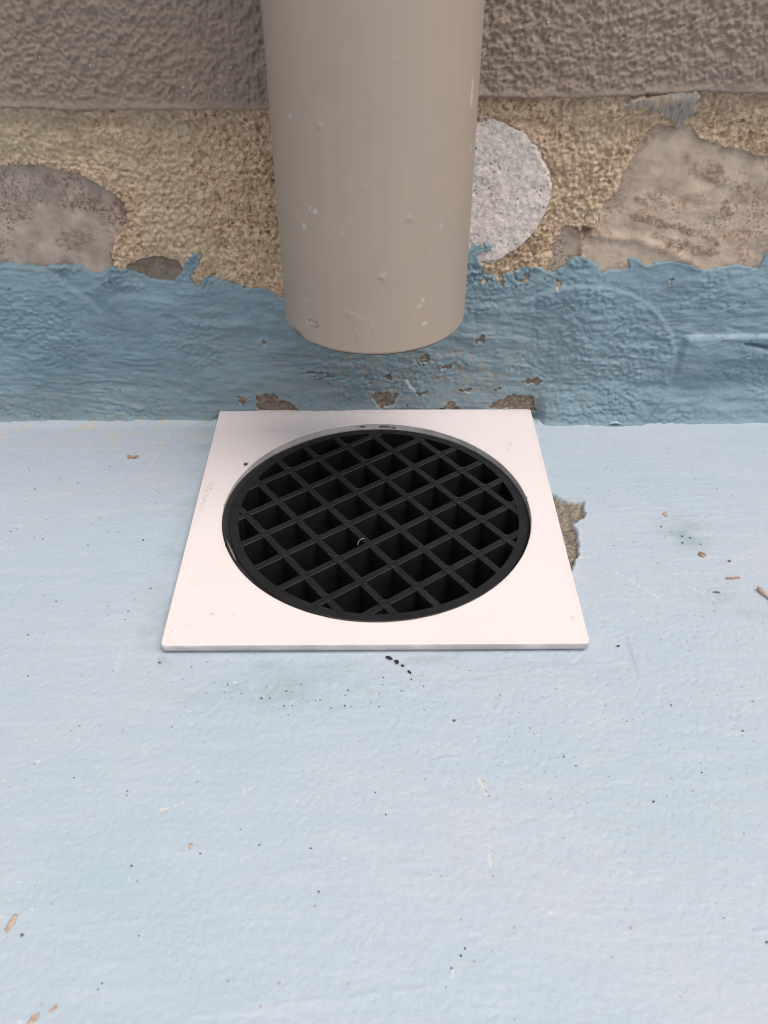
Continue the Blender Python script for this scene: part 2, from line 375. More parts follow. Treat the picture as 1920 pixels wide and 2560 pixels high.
def base_h(x, z, win=1.0):
    """mortar / masonry bed"""
    up = sstep(58, 68, z)
    d, _ = worley(x + .4*fbm(x, z, 3, 2, 4), z, 1.75, 3)
    mort = 1.2 + 1.1*fbm(x, z, 28, 3, 1) + .55*fbm(x, z, 8, 3, 2) + win*((.42-d)*1.7 + 1.1*fbm(x, z, 1.7, 2, 8) + 1.5*fbm(x, z, 6, 3, 6))
    mort = mort + 1.2*sstep(8, 0, np.abs(z-128))*sstep(-60, -110, x) + 3.0*sstep(129, 138, z + 3*fbm(x, z*0, 20, 2, 7))
    # painted zone
    low = 1.4 + 1.1*fbm(x, z, 42, 3, 11) + .6*fbm(x, z*1.6, 10, 3, 12) + win*.35*fbm(x*.7, z, 4, 2, 13)
    stroke = fbm(x*.20 + .03*z, z + .05*x + 2.0*fbm(x, z, 50, 2, 14), 2.0, 3, 15)
    low = low + win*(.75*stroke*sstep(-.25, .45, fbm(x, z, 36, 2, 71)) + .8*fbm(x*.14+.02*z, z+.07*x, 6.5, 2, 72)*sstep(-.3, .3, fbm(x, z, 60, 2, 73)))
    gm = sstep(-.15, .35, fbm(x, z, 32, 3, 16))
    gd, _ = worley(x*.8, z, 2.1, 18)
    gran = (.45-gd)*.75 + .4*fbm(x, z, 1.4, 2, 19)
    ge = 1-np.hypot((x-92)/47.5, (z-22)/42.5)          # buried round stone, right
    gi = sstep(-.015, .04, ge)*sstep(48, 104, x + .4*(z-20))
    gm = np.maximum(gm*.8, gi*.95*sstep(-.2, .4, .3+fbm(x, z, 20, 2, 24)))
    low = low + win*gm*gran*1.5 + 1.15*gi + .7*gi*np.exp(-(ge/.035)**2)*sstep(-.3, .3, fbm(x, z, 14, 2, 28)+.12)
    lump = fbm(x*.6, z, 5.5, 3, 25)
    low = low + win*.9*lump*gi
    # smooth valley on the left between two painted stones
    v = sdf(x, z, [(-138, 70), (-133, 63), (-127, 58.5), (-121, 50.5), (-116.5, 57), (-111, 59.2), (-88, 57), (-84, 66), (-105, 73), (-125, 76)])
    low = low - 1.5*sstep(-1.0, 1.6, v)
    low = low + .7*np.exp(-(dseg(x, z, [(-87, 49.5), (-81, 46.3), (-69.6, 45.4), (-59.6, 46.7), (-43, 48.4)])/1.5)**2)
    low = low + 1.0*sstep(50, 44, z + 2*fbm(x, z, 9, 2, 26))*np.exp(-((x+60)/40)**2)
    # ledge on the right with a crack under it
    led = sstep(139, 143, x)
    zl = 39.6 + .5*fbm(x, z*0, 12, 2, 27)
    low = low + led*(2.4*sstep(zl+.5, zl-.9, z)*sstep(6, 36, z) - .8*sstep(zl-1, zl+3, z)*sstep(70, 45, z))
    low = low - 2.6*np.exp(-(dseg(x, z, [(167, 36.4), (171.7, 35.8), (180.7, 33.4), (200, 31)])/.75)**2)*sstep(166, 171, x)
    # foot of the wall: swells a little into a rounded paint fillet beside the plate, cut straight behind the plate
    side = np.maximum(sstep(-73.5, -80, x), sstep(75.5, 82, x))
    amp = np.where(x > 0, 4.6, 1.6)
    low = low + side*amp*sstep(16, -3, z)
    low = low - (1-side)*sstep(14, 2, z)*.9
    low = low + side*2.2*np.exp(-np.maximum(z+4.2, 0)/1.8)
    LOW['h'] = low
    h = low*(1-up) + mort*up
    # mortar falls away where the stones sit
    for k in STONES:
        pts, lev, edge = STONES[k]
        s = sdf(x + .9*fbm(x, z, 7, 3, 31) + (1.3*fbm(x, z, 1.9, 2, 41) + 1.2*fbm(x, z, 4.5, 2, 43))*win, z + .9*fbm(x, z, 7, 3, 57), pts)
        lip = 0.5 if k == 'granite' else 0.0
        feather = {'left': .0, 'right': .45, 'small': .8, 'grey': .7, 'granite': .7}[k]
        h = h - up*feather*np.maximum(h-lev-.35, 0)*sstep(-5.5+2.5*fbm(x, z, 11, 2, 45), 0, s)
        h = h - up*7*sstep(lip-.2, lip+1.0, s)
    return h
SMEAR = [(92, 137.5), (95.4, 139.4), (99.5, 141.7), (110.4, 143.2), (120.6, 144.6), (123, 140), (122.2, 134), (119.5, 130.5), (117.2, 127.6), (115, 131), (111, 133.5), (104, 136)]
GAP = [(86.6, 90.5), (93, 88.5), (91, 82), (88.2, 79), (86.5, 84)]
def base_full(x, z, win=1.0):
    h = base_h(x, z, win)
    s = sdf(x+2.2*fbm(x, z, 4, 3, 61), z+2.2*fbm(x, z, 4, 3, 62), SMEAR)
    sm = sstep(-.4, 1.2, s)
    hs_ = 6.9 - 4.6*sstep(141, 130, z) + 1.0*fbm(x*2.2, z*.5, 3.5, 3, 63)
    h = h*(1-sm) + hs_*sm
    h = h - 2.5*sstep(0, 1.5, sdf(x, z, GAP))
    return h, sm
def surface_h(x, z, win=1.0):
    h, _ = base_full(x, z, win)
    for k in STONES:
        h = np.maximum(h, stone_h(k, x, z)[0])
    return h

# ------------------------------------------------------------------ floor
PEEL_FLOOR = [(70, 16), (76.6, 14.1), (79.5, 11), (82, 9.6), (89.1, 9.1), (88.3, 1.8), (86.6, -2.5), (81.3, -5.2), (83.1, -10.3), (81.6, -20.1), (80.2, -26), (78.3, -28.6), (76.9, -33.5), (70, -38)]
def build_floor():
    xs = axis(-40000, -215, 220, 40000, 0.6); ys = axis(-40000, -225, 84, 84, 0.6)
    X, Y = np.meshgrid(xs, ys)
    w = sstep(330, 230, np.abs(X))*sstep(-330, -230, Y)
    sub = w > 0.001
    x, y = X[sub], Y[sub]; win = w[sub]
    h = np.zeros(X.shape)
    hh = .22*fbm(x, y, 55, 3, 101) + .20*fbm(x, y, 1.9, 3, 102) + .06*fbm(x*.13+.02*y, y+.12*x, 1.6, 3, 103) - .5*np.exp(-((y+78)/9)**2)*(np.abs(x) < 90)
    # long brush ridges
    for k in range(26):
        rng = random.Random(500+k); yy = rng.uniform(-215, 50); x0 = rng.uniform(-190, 120); L = rng.uniform(25, 110); sl = rng.uniform(.04, .14)
        t = np.clip((x-x0)/L, 0, 1); line = yy + sl*(x-x0) + 1.4*fbm(x, y*0, 22, 2, 700+k)
        hh = hh + .22*np.exp(-((y-line)/.5)**2)*np.sin(t*np.pi)**.5*sstep(-.25, .2, fbm(x, y*0, 9, 2, 800+k))
    pit_zone = np.exp(-(((x-70)/55)**2+((y+105)/40)**2)) + .6*np.exp(-(((x-120)/40)**2+((y+60)/40)**2)) + .25
    d, idv = worley(x, y, 2.7, 104)
    hh = hh - .30*sstep(.34, .05, d)*(idv > .72)*pit_zone
    # rougher trowelled ground in front of the plate
    fr = np.exp(-((y+92)/16)**2)*np.exp(-((x+5)/75)**2)
    hh = hh + fr*.32*fbm(x, y, 3.6, 3, 105)
    ps = sdf(x+1.2*fbm(x, y, 3.2, 3, 106), y+1.2*fbm(x, y, 3.2, 3, 107), PEEL_FLOOR)
    pm = sstep(-.25, .35, ps)
    hh = hh - pm*(2.3 + 1.2*fbm(x, y, 5, 3, 108) + .35*fbm(x, y, 1.5, 2, 109)) + .25*np.exp(-((ps+.5)/.5)**2)
    # rounded paint at the foot of the wall
    hh = hh + 1.0*sstep(66, 73, y)*np.where(np.abs(x-1) > 77, 1, 0)
    hh = hh - .6*sstep(60, 75, np.hypot(x, y))*0
    h[sub] = hh*win
    att = {k: np.zeros(X.shape) for k in ('peel', 'scratch', 'stain', 'dust', 'pitted')}
    att['peel'][sub] = pm
    sc = np.zeros(x.shape)
    for pts, wd in (([(93.5, -34.8), (98.5, -40.1), (106.5, -49.1)], .55), ([(120, -43), (123.5, -46.1), (127.6, -50.8)], .35), ([(80, -26), (84.5, -26.1)], .8), ([(76, -36.3), (80.2, -38.4)], .7),
                    ([(-97, 62), (-101, 40), (-104, 24)], .28), ([(31.5, -126), (33.5, -131)], .6), ([(32.6, -148), (32.4, -155)], .25), ([(-58, -134), (-64, -136)], .35), ([(-74, -114), (-72, -117)], .4),
                    ([(-37, -128), (-40, -131)], .4), ([(-150, 12), (-110, 20), (-80, 24)], .22), ([(-150, -6), (-118, 2), (-86, 8)], .22), ([(84, 46), (100, 46.4)], .2), ([(12, -88), (13, -91)], .4), ([(20, -180), (19.6, -184)], .4)):
        sc = np.maximum(sc, sstep(wd*1.25, wd*.5, dseg(x+.5*fbm(x, y, 3, 2, 120), y+.5*fbm(x, y, 3, 2, 121), pts)))
    att['scratch'][sub] = sc
    st = .6*np.exp(-(((x+32)/30)**2+((y+92)/7)**2)) + .9*np.exp(-(((x-128)/9)**2+((y+13)/9)**2)) + .7*np.exp(-(((x-140)/14)**2+((y+50)/7)**2)) + .4*np.exp(-(((x+55)/20)**2+((y-45)/22)**2))
    st = st + .55*sstep(4.5, .5, np.abs(y+78)+2*fbm(x, y, 12, 2, 130))*(np.abs(x) < 76) + .45*sstep(12, 1, np.abs(x+78)+3*fbm(x, y, 12, 2, 131))*(np.abs(y) < 74)  # darker strips along the plate's front and left edges
    att['stain'][sub] = np.clip(st, 0, 1)
    att['dust'][sub] = np.clip(sstep(40, 66, y)*sstep(-60, -90, x)*.9 + .22*np.exp(-(((x-75)/30)**2+((y+145)/22)**2)) + .06, 0, 1)
    att['pitted'][sub] = np.clip(pit_zone, 0, 1)
    V = np.stack([X.ravel(), Y.ravel(), (h-4.2).ravel()], -1)
    inside = np.hypot(X-.5, Y+.8) < 65.2          # shaft of the drain under the plate
    F = grid_faces(len(xs), len(ys))
    F = F[~inside.ravel()[F].any(1)]
    o = put('floor', mesh_np('floor', V, F, att), MF)
    tag(o, 'pale blue painted concrete floor', None, None, 'structure')
build_floor()

# ------------------------------------------------------------------ wall
wall = thing('wall', 'old wall with brown roughcast, stones bedded in sandy mortar and a blue painted base', 'wall')
WXS = axis(-9000, -205, 210, 9000, 0.5)
def wall_win(X): return sstep(300, 215, np.abs(X))
def edge_render(x):
    return np.interp(x, [-250, -140, -105, -71, -40, 0, 39.5, 59.5, 99, 111, 121, 147, 260], [137.4, 137.1, 136.2, 136.5, 136.3, 138.5, 140.7, 140.2, 141.1, 142.2, 142.6, 141.9, 141.5]) \
        + .7*fbm(x, x*0, 12, 3, 201) + .5*fbm(x, x*0, 2.2, 2, 202)
def build_render():
    zs = axis(133, 133, 205, 3000, 0.5)
    X, Z = np.meshgrid(WXS, zs); win = wall_win(X)*sstep(260, 210, Z)
    e = edge_render(X); t = Z-e
    a = X*.86+Z*.5; b = Z*.86-X*.5
    lump = fbm(a*.62, b, 3.1, 3, 210, .55)
    d, _ = worley(a*.7 + .6*fbm(X, Z, 4, 2, 212), b, 3.4, 213)
    rough = 1.2*lump + 1.0*(.5-d)*sstep(-.3, .3, fbm(X, Z, 14, 2, 217)) + 1.1*fbm(X, Z, 1.5, 2, 214) + .5*fbm(X, Z, 8, 2, 218)
    cover = sstep(.8, 5.5, t + 1.6*fbm(X, Z*0, 25, 2, 215))
    h = 6.2 + .8*fbm(X, Z, 60, 2, 211)*win + rough*win*(.12+.88*cover)
    h = h + .5*np.exp(-((t-1.5)/1.0)**2)*sstep(-.1, .4, fbm(X, Z*0, 30, 2, 216)+.2)
    h = h - 7.5*sstep(.9, -.9, t)**1.5
    V = np.stack([X.ravel(), wy(h).ravel(), Z.ravel()], -1)
    tag(put('roughcast_render', mesh_np('roughcast_render', V, grid_faces(len(WXS), len(zs), t > -1.6)), MR, wall), 'brown painted roughcast on the upper wall')
build_render()
def build_base():
    zs = axis(-30, -9, 147, 147, 0.5)
    X, Z = np.meshgrid(WXS, zs); win = wall_win(X)
    h, sm = base_full(X, Z, win)
    conc = sstep(66, 54, Z + 3*fbm(X, Z, 10, 2, 220))
    conc = np.maximum(conc, sstep(-.6, .8, sdf(X, Z, GAP))*.9)
    pink = sstep(5.0, 1.0, np.abs(Z-edge_render(X)+2.5))*sstep(-.25, .2, fbm(X, Z, 16, 2, 221)+.12*np.sign(X))
    drip = np.exp(-(dseg(X+.8*fbm(X, Z, 5, 2, 225), Z, [(-70.5, 97), (-69, 86), (-67, 76), (-65.5, 66)])/1.1)**2)
    h = h + .9*drip*win
    pale = 1.3*drip + sstep(-95, -130, X)*sstep(112, 120, Z) + .8*sstep(-.1, .5, fbm(X, Z, 34, 2, 222))*sstep(60, 70, Z)
    V = np.stack([X.ravel(), wy(h).ravel(), Z.ravel()], -1)
    put('mortar_bed', mesh_np('mortar_bed', V, grid_faces(len(WXS), len(zs)), {'smear': sm, 'concrete': conc, 'pink': pink, 'pale': np.clip(pale, 0, 1)}), MMO, wall)
build_base()
def build_stone(key, mat, label):
    pts = STONES[key][0]; P = np.array(pts)
    xs = np.arange(P[:, 0].min()-5, P[:, 0].max()+5, .6); zs = np.arange(P[:, 1].min()-5, P[:, 1].max()+5, .6)
    X, Z = np.meshgrid(xs, zs); h, s = stone_h(key, X, Z)
    dirt = sstep(3.5, .3, s)*.5
    if key == 'right':
        for (cx, cz, rx, rz) in ((137, 112, 12, 4.5), (146, 97, 4, 3.5), (121, 91, 22, 2.2), (132, 82, 18, 2.6), (110, 100, 3, 2)):
            q = np.hypot((X-cx)/rx, (Z-cz+.30*(X-cx))/rz) + 1.1*fbm(X, Z, 7, 3, 230); dirt = np.maximum(dirt, sstep(1.1, .5, q)*.9)
    if key == 'left':
        for (cx, cz, rx, rz) in ((-118, 100, 8, 5), (-126, 84, 9, 6), (-131, 108, 4, 3)):
            q = np.hypot((X-cx)/rx, (Z-cz)/rz) + .7*fbm(X, Z, 6, 3, 231); dirt = np.maximum(dirt, sstep(1.1, .5, q)*.8)
    V = np.stack([X.ravel(), wy(h).ravel(), Z.ravel()], -1); F = grid_faces(len(xs), len(zs), s > -4.5)
    n = len(V)
    V, F, A = compact(V, F, {'dirt': dirt})
    # closed back
    E = np.sort(np.concatenate([F[:, [0, 1]], F[:, [1, 2]], F[:, [2, 3]], F[:, [3, 0]]]), 1)
    D = np.concatenate([F[:, [0, 1]], F[:, [1, 2]], F[:, [2, 3]], F[:, [3, 0]]])
    u, inv, cnt = np.unique(E, axis=0, return_inverse=True, return_counts=True)
    B = D[cnt[inv.ravel()] == 1]; nv = len(V)
    Vb = V.copy(); Vb[:, 1] = WY+16
    V2 = np.concatenate([V, Vb]); F2 = np.concatenate([F, F[:, ::-1]+nv, np.stack([B[:, 1], B[:, 0], B[:, 0]+nv, B[:, 1]+nv], -1)])
    o = put('stone', mesh_np('stone', V2, F2, {'dirt': np.concatenate([A['dirt']]*2)}), mat, wall)
    tag(o, label)
build_stone('left', MSL, 'smooth grey pink stone set back in the mortar')
build_stone('granite', MG, 'round pale granite stone with black specks')
build_stone('right', MSR, 'large beige pink stone with rough brown patches')
build_stone('small', MSS, 'small upright pinkish stone')
build_stone('grey', MSG, 'dark grey stone just above the blue paint')

PAINT_TOP_L = [(-260, 73), (-160, 73.6), (-152.3, 73.2), (-143.3, 71.5), (-138.3, 72.7), (-133.6, 72.7), (-125.9, 72.3), (-122, 68.6), (-117.1, 69.4), (-111.7, 73.1), (-105.8, 71), (-94.8, 66.4), (-87, 65.5), (-83.1, 70.1), (-81.8, 73.8), (-76.4, 79.1), (-72.6, 78.3), (-75.7, 72.6), (-79.5, 67.6), (-77, 63.4), (-73.9, 68.4), (-63.8, 66.7), (-57, 63.3), (-46.7, 63.3), (-42.2, 59), (-30, 58), (-10, 60), (15, 64), (34, 74),
   (40.2, 81.6), (45.5, 83.6), (51, 82.4), (48.2, 79.2), (43.6, 78.4), (46, 73), (48.2, 69.3), (54.6, 68.4), (61.4, 71.8), (70, 72.6), (77.5, 69.2), (81.2, 71.7), (85.3, 76.2), (89.1, 77), (96.8, 72.5), (98.2, 69.2), (101.9, 70.8), (109.6, 71.6), (108, 76.2), (111.9, 76.6), (117.3, 72.9), (124.8, 74.9), (132.8, 74.1), (142.3, 70.7), (155.2, 73.2), (165.5, 71.5), (167.5, 79), (176, 80), (190, 74), (260, 73)]
PAINT = PAINT_TOP_L + [(9000, 73), (9000, -60), (-9000, -60), (-9000, 73)]
PEELS = [[(-56.1, 8.9), (-47.9, 9.5), (-44.3, 5.5), (-40.5, 4.9), (-36.9, -1), (-56.9, -1)], [(-65.3, 8.4), (-62.5, 7.8), (-62.8, 4.4), (-64.8, 3.9)], [(-1.6, 8.7), (4.2, 10.4), (10.9, 8.7), (9, 3), (2.2, .7)],
   [(54, 1.2), (63.2, 7.9), (75.8, 7.9), (76.6, -1)], [(69.2, 15.2), (75.5, 19), (79.1, 16.8), (77, 14)], [(45.6, 38.6), (49.2, 39.6), (49.5, 36), (45.7, 36.6)], [(21, 28.3), (23.7, 31.5), (25.2, 28.3), (22.5, 26.2)],
   [(3.2, 17.6), (7, 20.3), (8.4, 17.6)], [(30.6, -.5), (37.3, 4), (40.3, -.5)], [(39.8, 11.4), (45.5, 11.9), (45.2, 9.7)], [(78.8, 65.9), (82.2, 64.1), (80.5, 62)], [(31, 23), (35, 25.4), (36, 23)], [(20, 9), (24, 11), (22, 7.5)], [(56, 11.6), (60, 12.6), (58, 10.6)],
   [(-52, 38), (-49.5, 38.2), (-50, 35.5)], [(59, 73.4), (62.5, 74.5), (63.5, 72.5), (60.5, 71)], [(128, 66.8), (130.5, 66.2), (129, 64.2)]]
def build_paint():
    zs = axis(-8, -8, 86, 86, 0.5)
    X, Z = np.meshgrid(WXS, zs); win = wall_win(X)
    wx = X + win*(.9*fbm(X, Z, 3.4, 3, 301)); wz = Z + win*(1.0*fbm(X, Z, 3.0, 4, 302) + .5*fbm(X, Z, 1.1, 2, 305))
    s = sdf(wx, wz, PAINT)
    pd = np.full(X.shape, -99.0)
    for p in PEELS:
        px, pz = zip(*p)
        box = (X > min(px)-8) & (X < max(px)+8) & (Z > min(pz)-8) & (Z < max(pz)+8)
        q = np.full(X.shape, -99.0)
        q[box] = sdf(X[box]+2.3*fbm(X[box], Z[box], 2.8, 3, 303), Z[box]+2.3*fbm(X[box], Z[box], 2.8, 3, 304), p)
        pd = np.maximum(pd, q)
    pp = pd.copy()
    # many tiny nibbled holes around the pipe foot
    near = np.exp(-(((X-10)/75)**2 + ((Z-18)/24)**2))
    nib = fbm(X, Z, 3.4, 3, 310) - .66 + .16*near*sstep(-.1, .3, fbm(X, Z, 16, 2, 313))
    pd = np.maximum(pd, nib*5)
    # nibbles just below the ragged top on the right
    nt = sstep(14, 4, s)*np.exp(-((X-58)/26)**2)
    pd = np.maximum(pd, (fbm(X, Z, 4.0, 3, 311)-.52+.30*nt-.25*(1-nt))*5)
    m = sstep(-.25, .3, s)*(1-sstep(-.25, .25, pd))
    S = np.maximum(surface_h(X, Z, win), LOW['h'] - 1.3*sstep(60, 78, Z))
    thick = .40 + .30*np.exp(-((s-.9)/.8)**2)*(s > -.5) + .30*np.exp(-((pd+.7)/.5)**2)
    h = S*1.0 + np.where(m > 0, thick*m, 0) - 1.6*(1-m)
    rim = sstep(-1.0, -.3, pp + .9*fbm(X, Z, 2.0, 2, 312))*(pp > -3)*.6 + .25*sstep(-.5, -.2, pd)
    wear = np.clip(near*1.1 + .15 + .5*sstep(26, 4, Z)*sstep(-40, -120, X), 0, 1)
    led = sstep(.35, .75, sstep(139.5, 143, X)*np.exp(-((Z-39.9)/1.0)**2)*(.8+.8*fbm(X, Z, 5, 2, 320)))*.3
    blk = sstep(1.5, .2, np.hypot((X+26)/9, (Z-20+.12*(X+26))/2.6))*.9
    blk = np.maximum(blk, .7*sstep(1.3, .3, np.hypot((X+151)/9, (Z-33)/.8)))
    chk = sstep(.8, .3, dseg(X, Z, [(14.7, 16.5), (16.3, 13.5), (18.6, 10.9)]))
    V = np.stack([X.ravel(), wy(h).ravel(), Z.ravel()], -1)
    F = grid_faces(len(WXS), len(zs), m > .02)
    V, F, A = compact(V, F, {'rim': rim*.8, 'wear': wear, 'pale': led, 'black': blk, 'chalk': chk})
    tag(put('paint_coat', mesh_np('paint_coat', V, F, A), MB, wall), 'thick peeling blue paint with a ragged top edge')
build_paint()
# solid body of the wall behind the faces
def box(name, x0, x1, y0, y1, z0, z1, mat, parent):
    v = [(x, y, z) for z in (z0, z1) for y in (y0, y1) for x in (x0, x1)]
    return pyobj(name, v, [(0, 2, 3, 1), (4, 5, 7, 6), (0, 1, 5, 4), (2, 6, 7, 3), (0, 4, 6, 2), (1, 3, 7, 5)], mat, parent)
box('masonry_core', -8990, 8990, WY+18, WY+300, -28, 2995, mat_plain('masonry', (.2, .17, .14), (.3, .26, .21), 20), wall)

# rusty plug ring showing through the paint
def torus(cx, cy, cz, R, r, n=40, m=8, wob=0, seed=0):
    rng = random.Random(seed); v = []; f = []
    for i in range(n):
        a = 2*math.pi*i/n; rr = r*(1+rng.uniform(-wob, wob))
        for j in range(m):
            b = 2*math.pi*j/m
            v.append((cx+(R+rr*math.cos(b))*math.cos(a), cy-rr*math.sin(b), cz+(R+rr*math.cos(b))*math.sin(a)))
            f.append((i*m+j, i*m+(j+1) % m, ((i+1) % n)*m+(j+1) % m, ((i+1) % n)*m+j))
    return v, f
def mat_rust():
    m = Mat('rust_and_blue_paint', .8, .2)
    m.color(m.mix(m.step(m.noise(3.6, 3), .47, .52), (.26, .36, .40), (.26, .10, .045))); m.bump(m.noise(1.0, 3), .2, .7); return m.m
hx, hz = 161.0, 55.0
hr = float(surface_h(np.array([hx]), np.array([hz]))[0])
v, f = torus(hx, wy(hr+.35), hz, 3.1, .55, wob=.35, seed=3)
tag(pyobj('plug_ring', v, f, mat_rust(), wall, True), 'small rusty ring in the blue paint')

# ------------------------------------------------------------------ downpipe
pipe = thing('downpipe', 'taupe painted round downpipe ending above the drain', 'pipe')
PX, PY, PR, PZ = 0.2, 25.2, 34.0, 76.7
def build_pipe():
    th = axis(-math.pi*1.5, -math.pi*1.0, 0, math.pi*.5, .55/PR, 1.15)[:-1]
    zs = axis(PZ, PZ, 215, 3000, .55)
    T, Z = np.meshgrid(th, zs)
    xx = PX+PR*np.cos(T)                               # x of each surface point, front half unique
    front = np.sin(T) < .1
    r = np.full(T.shape, PR) + .05*fbm(T*PR, Z, 25, 2, 401) + .02*fbm(T*PR, Z*.05, 1.6, 2, 402)
    chip = np.zeros(T.shape); dark = np.zeros(T.shape)
    def at(x):                                         # arc position for a given x on the front
        return math.atan2(-math.sqrt(max(1-((x-PX)/PR)**2, 0)), (x-PX)/PR)
    W = .5*fbm(T*PR, Z, 1.6, 2, 403)
    for (x, z, ra, rz) in ((-18.6, 125.5, 1.2, .9), (-22.8, 119.5, 1.2, 1.1), (-25.2, 152.5, .6, .6), (30.6, 157, 1.1, 4.6), (15.6, 93.5, .8, .7), (17.5, 86.6, 1.4, .9), (22, 120, .7, .7), (-23.5, 92.8, .5, .5), (-24, 98.3, .4, .4), (-26, 100.6, .4, .4), (-2.6, 134.5, .3, .3), (31.6, 140, .5, 1.3), (16.8, 95.5, .5, .9), (-20.5, 126, .6, .5), (-31.8, 134, .5, 1.4), (-31.5, 169, .4, 2.0), (-23, 84.5, 1.6, 1.0), (-10, 120, .35, .4), (2, 104, .4, .5)):
        d = np.hypot((T-at(x))*PR/ra, (Z-z)/rz) + W
        mm = sstep(1.05, .75, d)*front; chip = np.maximum(chip, mm); r = r - .12*mm + .05*np.exp(-((d-1.1)/.2)**2)*front
    for (x, z, s) in ((-15.9, 151.8, .8), (2.7, 105.5, .95), (11.4, 124.5, .7), (-10.2, 120, .5), (-23.6, 98.4, .5), (-20.5, 120.5, .5), (-2.6, 135, .5), (21.8, 120.6, .5), (6, 170, .45), (25, 133, .4), (-22.9, 127, .5)):
        d = np.hypot((T-at(x))*PR, (Z-z)*.8)
        r = r + .55*s*np.exp(-(d/s)**2)*front
    # arc shaped brush drags near the foot
    for k in range(8):
        c0 = -11 + 1.35*k; w0 = .5*fbm(T*PR, Z, 6, 2, 420)
        d = dseg((T-at(0))*PR + w0, Z, [(c0, 93.5-.5*k), (c0+2.2, 91.8-.7*k), (c0+4.2, 88.2-.8*k), (c0+5.2, 84.0-.6*k), (c0+5.4, 80.5)])
        r = r + (.13 if k % 3 else .2)*np.exp(-(d/.28)**2)*sstep(-.35, .15, fbm(T*PR, Z, 5, 2, 430+k))*front
    d = dseg(T*PR, Z, [(at(-3)*PR, 163), (at(1.5)*PR, 160)]); r = r + .12*np.exp(-(d/.25)**2)
    # worn lower rim
    rim = sstep(1.3, .2, (Z-PZ) + 1.3*fbm(T*PR, Z*0, 5, 3, 410) + .4)
    chip = np.maximum(chip, .55*rim*sstep(.1, .4, fbm(T*PR, Z*0, 9, 2, 411)))
    dark = np.maximum(dark, sstep(3.2, .2, (Z-PZ)+1.5*W)*np.exp(-((T-at(-28))*PR/4)**2))
    dark = np.maximum(dark, sstep(.7, .1, np.abs(np.hypot((T-at(-21.5))*PR/2.3, (Z-85)/1.3)-1)*2.2)*.55*front)
    r = r - .5*sstep(.5, 0, Z-PZ)
    zed = Z + (Z < PZ+.3)*(.18*fbm(T*PR, Z*0, 6, 3, 412))
    V = np.stack([(PX+r*np.cos(T)).ravel(), (PY+r*np.sin(T)).ravel(), zed.ravel()], -1)
    F = grid_faces(len(th), len(zs), wrap=True)
    put('outer_wall', mesh_np('outer_wall', V, F, {'chip': chip, 'dark': dark}), MP, pipe)
    # cut end and bore
    n = 160; v = []; f = []
    prof = [(PR-.45, PZ+.02), (PR-.6, PZ-.25), (PR-2.0, PZ-.25), (PR-2.4, PZ+.3), (PR-2.4, 2990)]
    for (rr, z) in prof:
        for i in range(n):
            a = 2*math.pi*i/n; v.append((PX+rr*math.cos(a), PY+rr*math.sin(a), z))
    for k in range(len(prof)-1):
        for i in range(n): f.append((k*n+i, (k+1)*n+i, (k+1)*n+(i+1) % n, k*n+(i+1) % n))
    tag(pyobj('cut_end', v, f, mat_plain('dark_pipe_plastic', (.02, .02, .022), (.04, .038, .036), 4, .6), pipe, True), 'dark unpainted cut end and bore')
build_pipe()

